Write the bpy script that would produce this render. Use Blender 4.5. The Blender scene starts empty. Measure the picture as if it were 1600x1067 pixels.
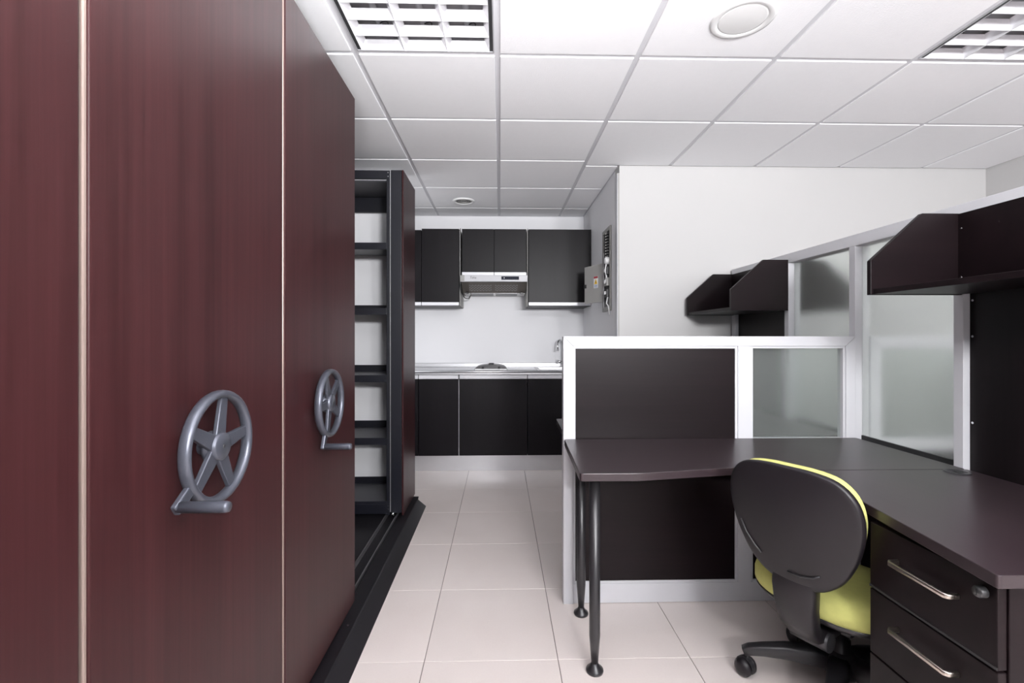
import bpy, bmesh, math, random
from mathutils import Vector, Matrix

random.seed(4)
sc = bpy.context.scene
C = sc.collection
PI = math.pi

# ------------------------------------------------------------------ camera
YAW = 0.0248
cam_d = bpy.data.cameras.new('camera'); cam = bpy.data.objects.new('camera', cam_d); C.objects.link(cam)
cam_d.sensor_fit = 'HORIZONTAL'; cam_d.sensor_width = 36.0
cam_d.lens = 741.0 / 1600.0 * 36.0
cam_d.shift_y = -8.0 / 1600.0
cam_d.clip_start = 0.02
cam.location = (0, 0, 1.2)
cam.rotation_euler = (PI / 2, 0, -YAW)
sc.camera = cam

# ------------------------------------------------------------------ world, flash, fill lights, exposure
w = bpy.data.worlds.new('world'); sc.world = w; w.use_nodes = True
bg = w.node_tree.nodes['Background']
bg.inputs[0].default_value = (0.80, 0.88, 1.0, 1); bg.inputs[1].default_value = 1.0

def area(name, loc, target, sx, sy, power, col=(1, 1, 1)):
    l = bpy.data.lights.new(name, 'AREA'); l.shape = 'RECTANGLE'; l.size = sx; l.size_y = sy
    l.energy = power; l.color = col
    o = bpy.data.objects.new(name, l); C.objects.link(o); o.location = loc
    o.rotation_euler = (Vector(target) - Vector(loc)).to_track_quat('-Z', 'Y').to_euler()
    return o
# added side fill to brighten the kitchen, set in an assumed window opening
area('kitchen_side_fill', (-1.33, 4.0, 1.45), (0, 4.0, 1.45), 0.6, 1.3, 5.8, (0.96, 0.97, 1.0))
# flash bounced off the ceiling, with an unseen fill added behind the photographer
area('flash_head', (0.8, -1.3, 1.75), (0.8, -0.8, 2.39), 0.40, 0.40, 200, (0.985, 0.985, 1.0))
area('rear_fill_light', (1.8, -2.0, 1.75), (1.8, -1.5, 2.39), 0.40, 0.40, 90, (0.985, 0.985, 1.0))  # added fill, brightens the cubicle behind the tall frosted glass
area('camera_flash', (-0.18, -0.05, 1.48), (-0.18, 0.4, 2.39), 0.22, 0.22, 40, (0.99, 0.99, 1.0)).data.spread = math.radians(118)

sc.view_settings.view_transform = 'Standard'
sc.view_settings.look = 'None'
sc.view_settings.gamma = 1.0
sc.view_settings.use_curve_mapping = False
sc.view_settings.exposure = 0.10
sc.cycles.use_denoising = True
sc.cycles.max_bounces = 10
sc.cycles.diffuse_bounces = 6
sc.cycles.transmission_bounces = 8
sc.cycles.sample_clamp_indirect = 6.0

# ------------------------------------------------------------------ materials
def new_mat(name):
    m = bpy.data.materials.new(name); m.use_nodes = True
    return m, m.node_tree, m.node_tree.nodes['Principled BSDF']

def plain(name, col, rough=0.5, metal=0.0, var=0.06, scale=18.0, bump=0.0, bscale=200.0, spec=0.5, coat=0.0):
    m, nt, b = new_mat(name)
    n = nt.nodes; L = nt.links
    tc = n.new('ShaderNodeTexCoord')
    nz = n.new('ShaderNodeTexNoise'); nz.inputs['Scale'].default_value = scale; nz.inputs['Detail'].default_value = 4
    L.new(tc.outputs['Object'], nz.inputs['Vector'])
    mx = n.new('ShaderNodeMix'); mx.data_type = 'RGBA'
    mx.inputs['A'].default_value = tuple(c * (1 - var) for c in col) + (1,)
    mx.inputs['B'].default_value = tuple(min(1, c * (1 + var)) for c in col) + (1,)
    L.new(nz.outputs['Fac'], mx.inputs['Factor']); L.new(mx.outputs['Result'], b.inputs['Base Color'])
    b.inputs['Roughness'].default_value = rough; b.inputs['Metallic'].default_value = metal
    b.inputs['Specular IOR Level'].default_value = spec
    b.inputs['Coat Weight'].default_value = coat
    if bump:
        n2 = n.new('ShaderNodeTexNoise'); n2.inputs['Scale'].default_value = bscale; n2.inputs['Detail'].default_value = 3
        L.new(tc.outputs['Object'], n2.inputs['Vector'])
        bp = n.new('ShaderNodeBump'); bp.inputs['Strength'].default_value = bump; bp.inputs['Distance'].default_value = 0.002
        L.new(n2.outputs['Fac'], bp.inputs['Height']); L.new(bp.outputs['Normal'], b.inputs['Normal'])
    return m

def wood(name, c1, c2, rough, grain=(60, 60, 1.2), band=(6, 6, 0.15), spec=0.5, contrast=0.5):
    m, nt, b = new_mat(name)
    n = nt.nodes; L = nt.links
    tc = n.new('ShaderNodeTexCoord')
    def nz(sc_, det, rgh):
        mp = n.new('ShaderNodeMapping'); mp.inputs['Scale'].default_value = sc_
        L.new(tc.outputs['Object'], mp.inputs['Vector'])
        t = n.new('ShaderNodeTexNoise'); t.inputs['Scale'].default_value = 1.0; t.inputs['Detail'].default_value = det
        t.inputs['Roughness'].default_value = rgh
        L.new(mp.outputs['Vector'], t.inputs['Vector']); return t
    g = nz(grain, 6, 0.65); bd = nz(band, 2, 0.5)
    ad = n.new('ShaderNodeMix'); ad.data_type = 'FLOAT'; ad.inputs['Factor'].default_value = contrast
    L.new(g.outputs['Fac'], ad.inputs['A']); L.new(bd.outputs['Fac'], ad.inputs['B'])
    cr = n.new('ShaderNodeValToRGB')
    cr.color_ramp.elements[0].position = 0.30; cr.color_ramp.elements[0].color = c1 + (1,)
    cr.color_ramp.elements[1].position = 0.70; cr.color_ramp.elements[1].color = c2 + (1,)
    L.new(ad.outputs['Result'], cr.inputs['Fac']); L.new(cr.outputs['Color'], b.inputs['Base Color'])
    b.inputs['Roughness'].default_value = rough; b.inputs['Specular IOR Level'].default_value = spec
    bp = n.new('ShaderNodeBump'); bp.inputs['Strength'].default_value = 0.05; bp.inputs['Distance'].default_value = 0.001
    L.new(g.outputs['Fac'], bp.inputs['Height']); L.new(bp.outputs['Normal'], b.inputs['Normal'])
    return m

M = {}
M['mahogany'] = wood('mahogany_veneer', (0.0155, 0.0042, 0.0047), (0.047, 0.0145, 0.0160), 0.38, spec=0.18)
M['wenge'] = wood('wenge_laminate', (0.0040, 0.0021, 0.0027), (0.0090, 0.0048, 0.0058), 0.40, spec=0.16, grain=(3, 90, 90), band=(0.4, 12, 12))
M['wenge_v'] = wood('wenge_laminate_upright', (0.0035, 0.0024, 0.0028), (0.0085, 0.0056, 0.0063), 0.40, spec=0.16, grain=(90, 90, 3), band=(12, 12, 0.4))
M['desk'] = wood('desk_laminate', (0.017, 0.0105, 0.0130), (0.028, 0.0185, 0.0215), 0.33, grain=(4, 90, 90), band=(0.5, 10, 10))
M['desk_y'] = wood('desk_laminate_turned', (0.017, 0.0105, 0.0130), (0.028, 0.0185, 0.0215), 0.33, grain=(90, 4, 90), band=(10, 0.5, 10))
M['kitchen'] = wood('kitchen_dark_laminate', (0.0030, 0.0022, 0.0030), (0.0065, 0.0047, 0.0068), 0.40, spec=0.19, grain=(90, 90, 3), band=(8, 8, 0.5))
M['steel_black'] = plain('black_painted_steel', (0.0045, 0.0048, 0.0095), 0.40, 0, 0.15)
M['shelf_grey'] = plain('charcoal_painted_shelf', (0.05, 0.05, 0.058), 0.45, 0, 0.1)
M['platform'] = plain('black_platform_laminate', (0.009, 0.008, 0.010), 0.36, 0, 0.2)
M['alu'] = plain('white_aluminium', (0.56, 0.56, 0.585), 0.38, 0.0, 0.02)
M['strip'] = plain('bright_anodised_strip', (0.80, 0.80, 0.83), 0.35, 0.1, 0.02)
M['alu_metal'] = plain('brushed_aluminium', (0.78, 0.78, 0.80), 0.34, 0.9, 0.03)
M['edge_trim'] = plain('pale_edge_trim', (0.34, 0.26, 0.23), 0.35, 0.5, 0.05)
M['stainless'] = plain('stainless_steel', (0.60, 0.60, 0.615), 0.40, 1.0, 0.04, 40)
M['chrome'] = plain('chrome', (0.75, 0.75, 0.76), 0.12, 1.0, 0.02)
M['nickel'] = plain('satin_nickel', (0.60, 0.54, 0.48), 0.32, 1.0, 0.04)
M['wheel'] = plain('grey_hammered_paint', (0.075, 0.08, 0.10), 0.33, 0.45, 0.1, 60, 0.08, 300)
M['wall'] = plain('wall_paint_darkened', (0.535, 0.53, 0.527), 0.75, 0, 0.01, 4, 0.03, 250)  # white wall paint darkened in colour to offset strong light on the office wall
M['wall_lightened'] = plain('wall_paint_lightened', (0.83, 0.83, 0.85), 0.6, 0, 0.01, 4, 0.03, 250)  # lightened copy, its colour makes up for weaker light in kitchen and alcove
M['ceil_tile'] = plain('white_mineral_tile', (0.91, 0.91, 0.93), 0.85, 0, 0.015, 30, 0.35, 160)
M['ceil_grid'] = plain('grey_white_grid', (0.66, 0.66, 0.69), 0.5, 0, 0.03)
M['plastic_white'] = plain('white_plastic', (0.78, 0.78, 0.78), 0.45, 0, 0.02)
M['plastic_black'] = plain('black_plastic', (0.018, 0.017, 0.019), 0.34, 0, 0.1, 30, 0.03, 700)
M['plastic_shell'] = plain('charcoal_plastic', (0.009, 0.0072, 0.009), 0.42, 0, 0.06, 30, 0.04, 900, spec=0.35)
M['lime'] = plain('lime_fabric', (0.48, 0.48, 0.15), 0.85, 0, 0.10, 60, 0.3, 900)
M['grey_metal'] = plain('grey_enclosure_paint', (0.34, 0.335, 0.32), 0.5, 0, 0.03)
M['dark_metal'] = plain('dark_steel', (0.06, 0.06, 0.062), 0.4, 0.5, 0.1)
M['grille'] = plain('grey_grille', (0.16, 0.16, 0.165), 0.6, 0, 0.1)
M['reflector'] = plain('white_louvre', (0.80, 0.80, 0.83), 0.25, 0.25, 0.02)
M['lamp_housing'] = plain('grey_lamp_housing', (0.42, 0.42, 0.44), 0.4, 0.2, 0.03)
M['tube'] = plain('lamp_glass', (0.86, 0.86, 0.88), 0.2, 0, 0.01)
M['hob'] = plain('dark_hob_enamel', (0.075, 0.072, 0.075), 0.35, 0.2, 0.08)
M['hood_brown'] = plain('bronze_mesh', (0.10, 0.085, 0.07), 0.45, 0.6, 0.1)
M['filter'] = plain('grease_filter_mesh', (0.30, 0.30, 0.31), 0.4, 0.8, 0.08)
M['display'] = plain('black_display', (0.006, 0.008, 0.022), 0.5, 0, 0.05, spec=0.15)
M['red'] = plain('red_print', (0.35, 0.03, 0.04), 0.5, 0, 0.03)
M['yellow'] = plain('yellow_print', (0.80, 0.50, 0.02), 0.5, 0, 0.03)
M['blue'] = plain('blue_print', (0.20, 0.28, 0.48), 0.5, 0, 0.03)
M['grout'] = plain('dark_grout', (0.16, 0.135, 0.125), 0.9, 0, 0.1)
M['shadow_gap'] = plain('black_gasket', (0.012, 0.012, 0.013), 0.6, 0, 0.1)

def floor_mat():
    m, nt, b = new_mat('beige_porcelain')
    n = nt.nodes; L = nt.links
    ge = n.new('ShaderNodeNewGeometry')
    a = n.new('ShaderNodeTexNoise'); a.inputs['Scale'].default_value = 2.2; a.inputs['Detail'].default_value = 6
    c = n.new('ShaderNodeTexNoise'); c.inputs['Scale'].default_value = 160; c.inputs['Detail'].default_value = 2
    L.new(ge.outputs['Position'], a.inputs['Vector']); L.new(ge.outputs['Position'], c.inputs['Vector'])
    ad = n.new('ShaderNodeMix'); ad.data_type = 'FLOAT'; ad.inputs['Factor'].default_value = 0.25
    L.new(a.outputs['Fac'], ad.inputs['A']); L.new(c.outputs['Fac'], ad.inputs['B'])
    cr = n.new('ShaderNodeValToRGB')
    cr.color_ramp.elements[0].position = 0.3; cr.color_ramp.elements[0].color = (0.72, 0.645, 0.615, 1)
    cr.color_ramp.elements[1].position = 0.7; cr.color_ramp.elements[1].color = (0.79, 0.72, 0.69, 1)
    L.new(ad.outputs['Result'], cr.inputs['Fac'])
    oi = n.new('ShaderNodeObjectInfo')
    hv = n.new('ShaderNodeHueSaturation')
    mr = n.new('ShaderNodeMapRange'); mr.inputs['To Min'].default_value = 0.97; mr.inputs['To Max'].default_value = 1.03
    L.new(oi.outputs['Random'], mr.inputs['Value']); L.new(mr.outputs['Result'], hv.inputs['Value'])
    L.new(cr.outputs['Color'], hv.inputs['Color']); L.new(hv.outputs['Color'], b.inputs['Base Color'])
    b.inputs['Roughness'].default_value = 0.27
    return m
M['floor_tile'] = floor_mat()

def glass_mat():
    m, nt, b = new_mat('frosted_glass')
    n = nt.nodes; L = nt.links
    tc = n.new('ShaderNodeTexCoord')
    nz = n.new('ShaderNodeTexNoise'); nz.inputs['Scale'].default_value = 350
    L.new(tc.outputs['Object'], nz.inputs['Vector'])
    mr = n.new('ShaderNodeMapRange'); mr.inputs['To Min'].default_value = 0.215; mr.inputs['To Max'].default_value = 0.265
    L.new(nz.outputs['Fac'], mr.inputs['Value']); L.new(mr.outputs['Result'], b.inputs['Roughness'])
    b.inputs['Base Color'].default_value = (0.93, 0.985, 0.955, 1)
    b.inputs['Transmission Weight'].default_value = 0.93
    b.inputs['IOR'].default_value = 1.35
    return m
M['frosted'] = glass_mat()

# ------------------------------------------------------------------ mesh helpers
def B(): return bmesh.new()

def box(bm, x0, x1, y0, y1, z0, z1, bev=0.0, seg=2):
    x0, x1 = min(x0, x1), max(x0, x1); y0, y1 = min(y0, y1), max(y0, y1); z0, z1 = min(z0, z1), max(z0, z1)
    t = bmesh.new()
    v = [t.verts.new(p) for p in ((x0,y0,z0),(x1,y0,z0),(x1,y1,z0),(x0,y1,z0),(x0,y0,z1),(x1,y0,z1),(x1,y1,z1),(x0,y1,z1))]
    for f in ((0,3,2,1),(4,5,6,7),(0,1,5,4),(1,2,6,5),(2,3,7,6),(3,0,4,7)): t.faces.new([v[i] for i in f])
    if bev:
        bmesh.ops.bevel(t, geom=list(t.edges), offset=bev, segments=seg, affect='EDGES', profile=0.5)
    merge(bm, t); return bm

def merge(bm, t, mat=None):
    t.verts.index_update()
    mp = [bm.verts.new(mat @ v.co if mat else v.co) for v in t.verts]
    for f in t.faces:
        try:
            nf = bm.faces.new([mp[v.index] for v in f.verts]); nf.smooth = f.smooth
        except ValueError: pass
    t.free()

def prism(bm, pts, axis, a0, a1, bev=0.0):
    """polygon pts in the two other axes, pushed from a0 to a1 along axis ('x','y','z')"""
    def P(p, a):
        if axis == 'x': return (a, p[0], p[1])
        if axis == 'y': return (p[0], a, p[1])
        return (p[0], p[1], a)
    t = bmesh.new()
    lo = [t.verts.new(P(p, a0)) for p in pts]; hi = [t.verts.new(P(p, a1)) for p in pts]
    n = len(pts)
    t.faces.new(lo); t.faces.new(hi)
    for i in range(n): t.faces.new((lo[i], lo[(i+1) % n], hi[(i+1) % n], hi[i]))
    bmesh.ops.recalc_face_normals(t, faces=t.faces)
    if bev: bmesh.ops.bevel(t, geom=list(t.edges), offset=bev, segments=2, affect='EDGES', profile=0.5)
    merge(bm, t); return bm

def cyl(bm, p0, p1, r0, r1=None, n=24, caps=True, smooth=True):
    r1 = r0 if r1 is None else r1
    p0 = Vector(p0); p1 = Vector(p1); d = (p1 - p0).normalized()
    a = d.orthogonal().normalized(); b = d.cross(a)
    A = [bm.verts.new(p0 + (a*math.cos(2*PI*i/n) + b*math.sin(2*PI*i/n))*r0) for i in range(n)]
    Bv = [bm.verts.new(p1 + (a*math.cos(2*PI*i/n) + b*math.sin(2*PI*i/n))*r1) for i in range(n)]
    for i in range(n):
        f = bm.faces.new((A[i], A[(i+1) % n], Bv[(i+1) % n], Bv[i])); f.smooth = smooth
    if caps: bm.faces.new(A[::-1]); bm.faces.new(Bv)
    return bm

def lathe(bm, prof, center, axis='z', n=32, smooth=True):
    """prof: list of (radius, height) along axis from center; closed at both ends when r==0"""
    cx = Vector(center)
    ax = {'x': Vector((1,0,0)), 'y': Vector((0,1,0)), 'z': Vector((0,0,1))}[axis]
    a = {'x': Vector((0,1,0)), 'y': Vector((0,0,1)), 'z': Vector((1,0,0))}[axis]; b = ax.cross(a)
    rings = []
    for r, h in prof:
        if r < 1e-7: rings.append([bm.verts.new(cx + ax*h)])
        else: rings.append([bm.verts.new(cx + ax*h + (a*math.cos(2*PI*i/n) + b*math.sin(2*PI*i/n))*r) for i in range(n)])
    for A, Bv in zip(rings, rings[1:]):
        for i in range(n):
            j = (i+1) % n
            if len(A) == 1 and len(Bv) == 1: continue
            if len(A) == 1: f = bm.faces.new((A[0], Bv[i], Bv[j]))
            elif len(Bv) == 1: f = bm.faces.new((A[i], A[j], Bv[0]))
            else: f = bm.faces.new((A[i], A[j], Bv[j], Bv[i]))
            f.smooth = smooth
    return bm

def tube(bm, pts, r, n=12, closed=False, caps=True):
    pts = [Vector(p) for p in pts]; N = len(pts); rings = []
    prev = None
    for i, p in enumerate(pts):
        if closed: d = (pts[(i+1) % N] - pts[i-1]).normalized()
        else: d = (pts[min(i+1, N-1)] - pts[max(i-1, 0)]).normalized()
        if prev is None: a = d.orthogonal().normalized()
        else: a = (prev - d*prev.dot(d)).normalized()
        prev = a; b = d.cross(a)
        rr = r[i] if isinstance(r, (list, tuple)) else r
        rings.append([bm.verts.new(p + (a*math.cos(2*PI*k/n) + b*math.sin(2*PI*k/n))*rr) for k in range(n)])
    rng = range(N) if closed else range(N-1)
    for i in rng:
        A, Bv = rings[i], rings[(i+1) % N]
        off = 0
        if closed and i == N-1:
            off = min(range(n), key=lambda o: (A[0].co - Bv[o].co).length)
        for k in range(n):
            f = bm.faces.new((A[k], A[(k+1) % n], Bv[(k+1+off) % n], Bv[(k+off) % n])); f.smooth = True
    if caps and not closed: bm.faces.new(rings[0][::-1]); bm.faces.new(rings[-1])
    return bm

def sweep_rect(bm, path, widths, thick, up):
    """flat bar: path points in a plane, width along `up` axis vector, thickness in the plane"""
    pts = [Vector(p) for p in path]; up = Vector(up).normalized(); rings = []
    for i, p in enumerate(pts):
        d = (pts[min(i+1, len(pts)-1)] - pts[max(i-1, 0)]).normalized()
        nrm = d.cross(up).normalized()
        wv = widths[i] / 2; th = (thick[i] if isinstance(thick, (list, tuple)) else thick) / 2
        c = 0.35 * th
        ring = []
        for su, sn in ((-1,-1),(1,-1),(1,1),(-1,1)):
            if su*sn > 0: ring += [(su*wv, sn*(th-c)), (su*(wv-c), sn*th)] if su > 0 else [(su*wv, sn*(th-c)), (su*(wv-c), sn*th)]
            else: ring += [(su*(wv-c), sn*th), (su*wv, sn*(th-c))]
        rings.append([bm.verts.new(p + up*a + nrm*b) for a, b in ring])
    n = len(rings[0])
    for A, Bv in zip(rings, rings[1:]):
        for k in range(n): f = bm.faces.new((A[k], A[(k+1) % n], Bv[(k+1) % n], Bv[k])); f.smooth = True
    bm.faces.new(rings[0]); bm.faces.new(rings[-1])
    return bm

ORG = {}
def finish(bm, name, org):
    bmesh.ops.recalc_face_normals(bm, faces=bm.faces)
    bmesh.ops.translate(bm, verts=bm.verts, vec=-Vector(org))
    me = bpy.data.meshes.new(name); bm.to_mesh(me); bm.free()
    return me

def obj(name, bm, mat, parent=None, label=None):
    """one mesh object; world-space vertices; parts share their thing's origin"""
    if parent is not None: org = ORG[parent.name]
    else:
        xs = [v.co for v in bm.verts]
        org = Vector(((min(v.x for v in xs)+max(v.x for v in xs))/2, (min(v.y for v in xs)+max(v.y for v in xs))/2, min(v.z for v in xs)))
    me = finish(bm, name, org)
    me.materials.append(M[mat] if isinstance(mat, str) else mat)
    o = bpy.data.objects.new(name, me); C.objects.link(o)
    if parent is not None: o.parent = parent
    else: o.location = org
    ORG[o.name] = Vector(org)
    if label: o['label'] = label
    return o

def tag(o, label=None, cat=None, group=None, kind=None):
    if label: o['label'] = label
    if cat: o['category'] = cat
    if group: o['group'] = group
    if kind: o['kind'] = kind
    return o

def thing(name, loc, label=None, cat=None, group=None, kind=None):
    o = bpy.data.objects.new(name, None); C.objects.link(o); o.location = loc; o.empty_display_size = 0.05
    ORG[o.name] = Vector(loc)
    return tag(o, label, cat, group, kind)

def piece(name, me, loc, parent):
    """a piece that shares mesh data (mesh is local to loc)"""
    o = bpy.data.objects.new(name, me); C.objects.link(o); o.parent = parent
    o.location = Vector(loc) - ORG[parent.name]
    ORG[o.name] = Vector(loc)
    return o

def mesh_of(bm, name, mat):
    me = finish(bm, name, (0, 0, 0)); me.materials.append(M[mat]); return me

# ------------------------------------------------------------------ the room
ZC = 2.3945                       # ceiling tile face
XL, XR = -2.75, 3.47              # side walls
YB = -5.15                        # wall behind the photographer
YO = 3.305                        # far office wall
XA = 0.835                        # side wall of the kitchen alcove
YK = 4.73                         # kitchen back wall
T = 0.12

# floor with single tiles
bm = B(); box(bm, XL, XR, YB, YO, -0.12, -0.0025); box(bm, XL, XA, YO, YK, -0.12, -0.0025)
floor = tag(obj('floor', bm, 'grout'), kind='structure')
TS, FX, FY = 0.4951, -0.2804, 1.756
def clip_tile(x0, x1, y0, y1):
    out = []
    for (a, b, c, d) in ((XL, XR, YB, YO), (XL, XA, YO, YK)):
        p, q, r, s = max(x0, a), min(x1, b), max(y0, c), min(y1, d)
        if q - p > 0.01 and s - r > 0.01: out.append((p, q, r, s))
    if len(out) == 2 and abs(out[0][0]-out[1][0]) < 1e-6 and abs(out[0][1]-out[1][1]) < 1e-6:
        out = [(out[0][0], out[0][1], out[0][2], out[1][3])]
    return out
tile_cache = {}
g = 0.0014
for i in range(-2, 8):
    for j in range(-3, 7):
        for (p, q, r, s) in clip_tile(FX+TS*i, FX+TS*(i+1), FY+TS*j, FY+TS*(j+1)):
            k = (round(q-p, 4), round(s-r, 4))
            if k not in tile_cache:
                t = B(); box(t, -k[0]/2+g, k[0]/2-g, -k[1]/2+g, k[1]/2-g, -0.010, 0.0, 0.0008, 1)
                tile_cache[k] = mesh_of(t, 'floor_tile', 'floor_tile')
            piece('floor_tile', tile_cache[k], ((p+q)/2, (r+s)/2, 0), floor)
# plain flooring behind and beside what the camera sees
fx0 = FX + TS*(-2); fy0 = FY + TS*(-3)
bm = B(); box(bm, XL, XR, YB, fy0, -0.010, 0.0); box(bm, XL, fx0, fy0, YK, -0.010, 0.0)
obj('floor_area', bm, 'floor_tile', floor)

# walls
def wall(name, boxes, mat='wall'):
    bm = B()
    for b in boxes: box(bm, *b)
    return tag(obj(name, bm, mat), kind='structure')
ZT = 2.56
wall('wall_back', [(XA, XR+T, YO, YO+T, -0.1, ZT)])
wall('wall_alcove', [(XA, XA+T, YO+T, YK+T, -0.1, ZT)], 'wall_lightened')
wall('wall_kitchen', [(XL-T, XA, YK, YK+T, -0.1, ZT)], 'wall_lightened')
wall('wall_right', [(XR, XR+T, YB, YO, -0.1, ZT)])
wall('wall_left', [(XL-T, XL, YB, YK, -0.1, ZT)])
wall('wall_partition', [(XL, -0.72, 3.475, 3.585, 0.0, ZT), (-1.42, -1.30, 3.585, 3.7, 0.0, ZT), (-1.42, -1.30, 4.3, YK, 0.0, ZT), (-1.42, -1.30, 3.7, 4.3, 0.0, 0.8), (-1.42, -1.30, 3.7, 4.3, 2.1, ZT)], 'wall_lightened')
WX0, WX1, WZ0, WZ1 = -2.3, 3.1, 0.65, 2.25
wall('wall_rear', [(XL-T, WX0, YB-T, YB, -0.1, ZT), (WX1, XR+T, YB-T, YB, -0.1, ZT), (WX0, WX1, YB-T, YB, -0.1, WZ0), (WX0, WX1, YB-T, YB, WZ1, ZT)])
wf = thing('window_1', (0.4, YB-0.06, WZ0), kind='structure')
for a, b, c, d in ((WX0, WX1, WZ0, WZ0+0.05), (WX0, WX1, WZ1-0.05, WZ1), (WX0, WX0+0.05, WZ0+0.05, WZ1-0.05), (WX1-0.05, WX1, WZ0+0.05, WZ1-0.05), (0.37, 0.43, WZ0+0.05, WZ1-0.05)):
    bm = B(); box(bm, a, b, YB-0.09, YB-0.03, c, d, 0.004); obj('window_frame', bm, 'alu', wf)

def added_side_window(n, x, y0, y1, z0, z1):
    wn = thing('window_%d' % n, (x, (y0+y1)/2, z0), kind='structure')
    for a, b, c, d in ((y0, y1, z0, z0+0.04), (y0, y1, z1-0.04, z1), (y0, y0+0.04, z0+0.04, z1-0.04), (y1-0.04, y1, z0+0.04, z1-0.04)):
        bm = B(); box(bm, x-0.05, x-0.01, a, b, c, d, 0.004); obj('window_frame', bm, 'alu', wn)
added_side_window(2, -1.30, 3.7, 4.3, 0.8, 2.1)  # assumed window out of view, added to hold the kitchen fill

# ceiling: soffit, dropped tiles, T-grid
GX, GY, GS = -0.0122, 2.015, 0.6
RY0 = GY - 3*GS
bm = B(); box(bm, XL-T, XR+T, YB-T, YK+T, 2.56, 2.66)
ceiling = tag(obj('ceiling', bm, 'wall'), kind='structure')
bm = B(); box(bm, XL, XR, YB, RY0-0.012, ZC, 2.56); obj('ceiling_area', bm, 'ceil_tile', ceiling)
FIXT = {(-1, -1), (3, -1)}
ctile = {}
def ceil_tile(x0, x1, y0, y1, dz=0.0):
    gx = 0.0125
    k = (round(x1-x0, 4), round(y1-y0, 4))
    if k not in ctile:
        t = B(); box(t, -k[0]/2+gx, k[0]/2-gx, -k[1]/2+gx, k[1]/2-gx, 0, 0.016, 0.0012, 1)
        ctile[k] = mesh_of(t, 'ceiling_tile', 'ceil_tile')
    piece('ceiling_tile', ctile[k], ((x0+x1)/2, (y0+y1)/2, ZC+dz), ceiling)
xs = [XL+0.0] + [GX+GS*i for i in range(-4, 6)] + [XR]
ys_all = [GY+GS*j for j in range(-3, 5)]
for a, b in zip(xs, xs[1:]):
    i = round((a-GX)/GS) if abs((a-GX)/GS - round((a-GX)/GS)) < 1e-3 else None
    if b <= XA: ends = ys_all + [YK]
    elif a < XA: ends = None
    else: ends = [y for y in ys_all if y < YO-0.15] + [YO]
    if ends is None:      # the column cut by the alcove corner
        offs = [y for y in ys_all if y < YO-0.15] + [YO]
        for c, d in zip(offs, offs[1:]): ceil_tile(a, b, c, d)
        ceil_tile(a, XA, YO, GY+3*GS); ceil_tile(a, XA, GY+3*GS, GY+4*GS); ceil_tile(a, XA, GY+4*GS, YK)
        continue
    for c, d in zip(ends, ends[1:]):
        j = round((c-GY)/GS)
        if (i, j) in FIXT: continue
        ceil_tile(a, b, c, d)
def bar(x0, x1, y0, y1):
    bm = B(); box(bm, x0, x1, y0, y1, ZC+0.006, ZC+0.012); obj('grid_bar', bm, 'ceil_grid', ceiling)
hw = 0.0135
for i in range(-4, 6):
    x = GX+GS*i
    bar(x-hw, x+hw, RY0-hw, YK if x < XA else YO)
for j in range(-3, 5):
    y = GY+GS*j
    x = XL
    lim = XR if y < YO-0.15 else (0.5878 if y < YO else XA)
    while x < lim - 0.01:
        nx = min([GX+GS*i for i in range(-4, 6) if GX+GS*i > x+0.02] + [lim])
        bar(x+hw, nx-hw, y-hw, y+hw)
        x = nx
# perimeter angles where tiles meet walls
for b in ((XA, XR, YO-hw, YO), (XL, XA, YK-hw, YK), (XA-hw, XA, YO, YK), (0.5878+hw, XA, YO-0.0135, YO+0.0135), (XR-hw, XR, RY0, YO)):
    bar(*b)

# white corner trim of the alcove wall, with its cap
bm = B(); box(bm, XA-0.016, XA, YO+0.002, YO+0.075, 0.0, 2.345, 0.004)
tr = tag(obj('trim_1', bm, 'alu'), kind='structure')
bm = B(); box(bm, XA-0.010, XA, YO-0.002, YO+0.002, 0.0, 2.345); obj('edge_strip', bm, 'grey_metal', tr)

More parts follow.
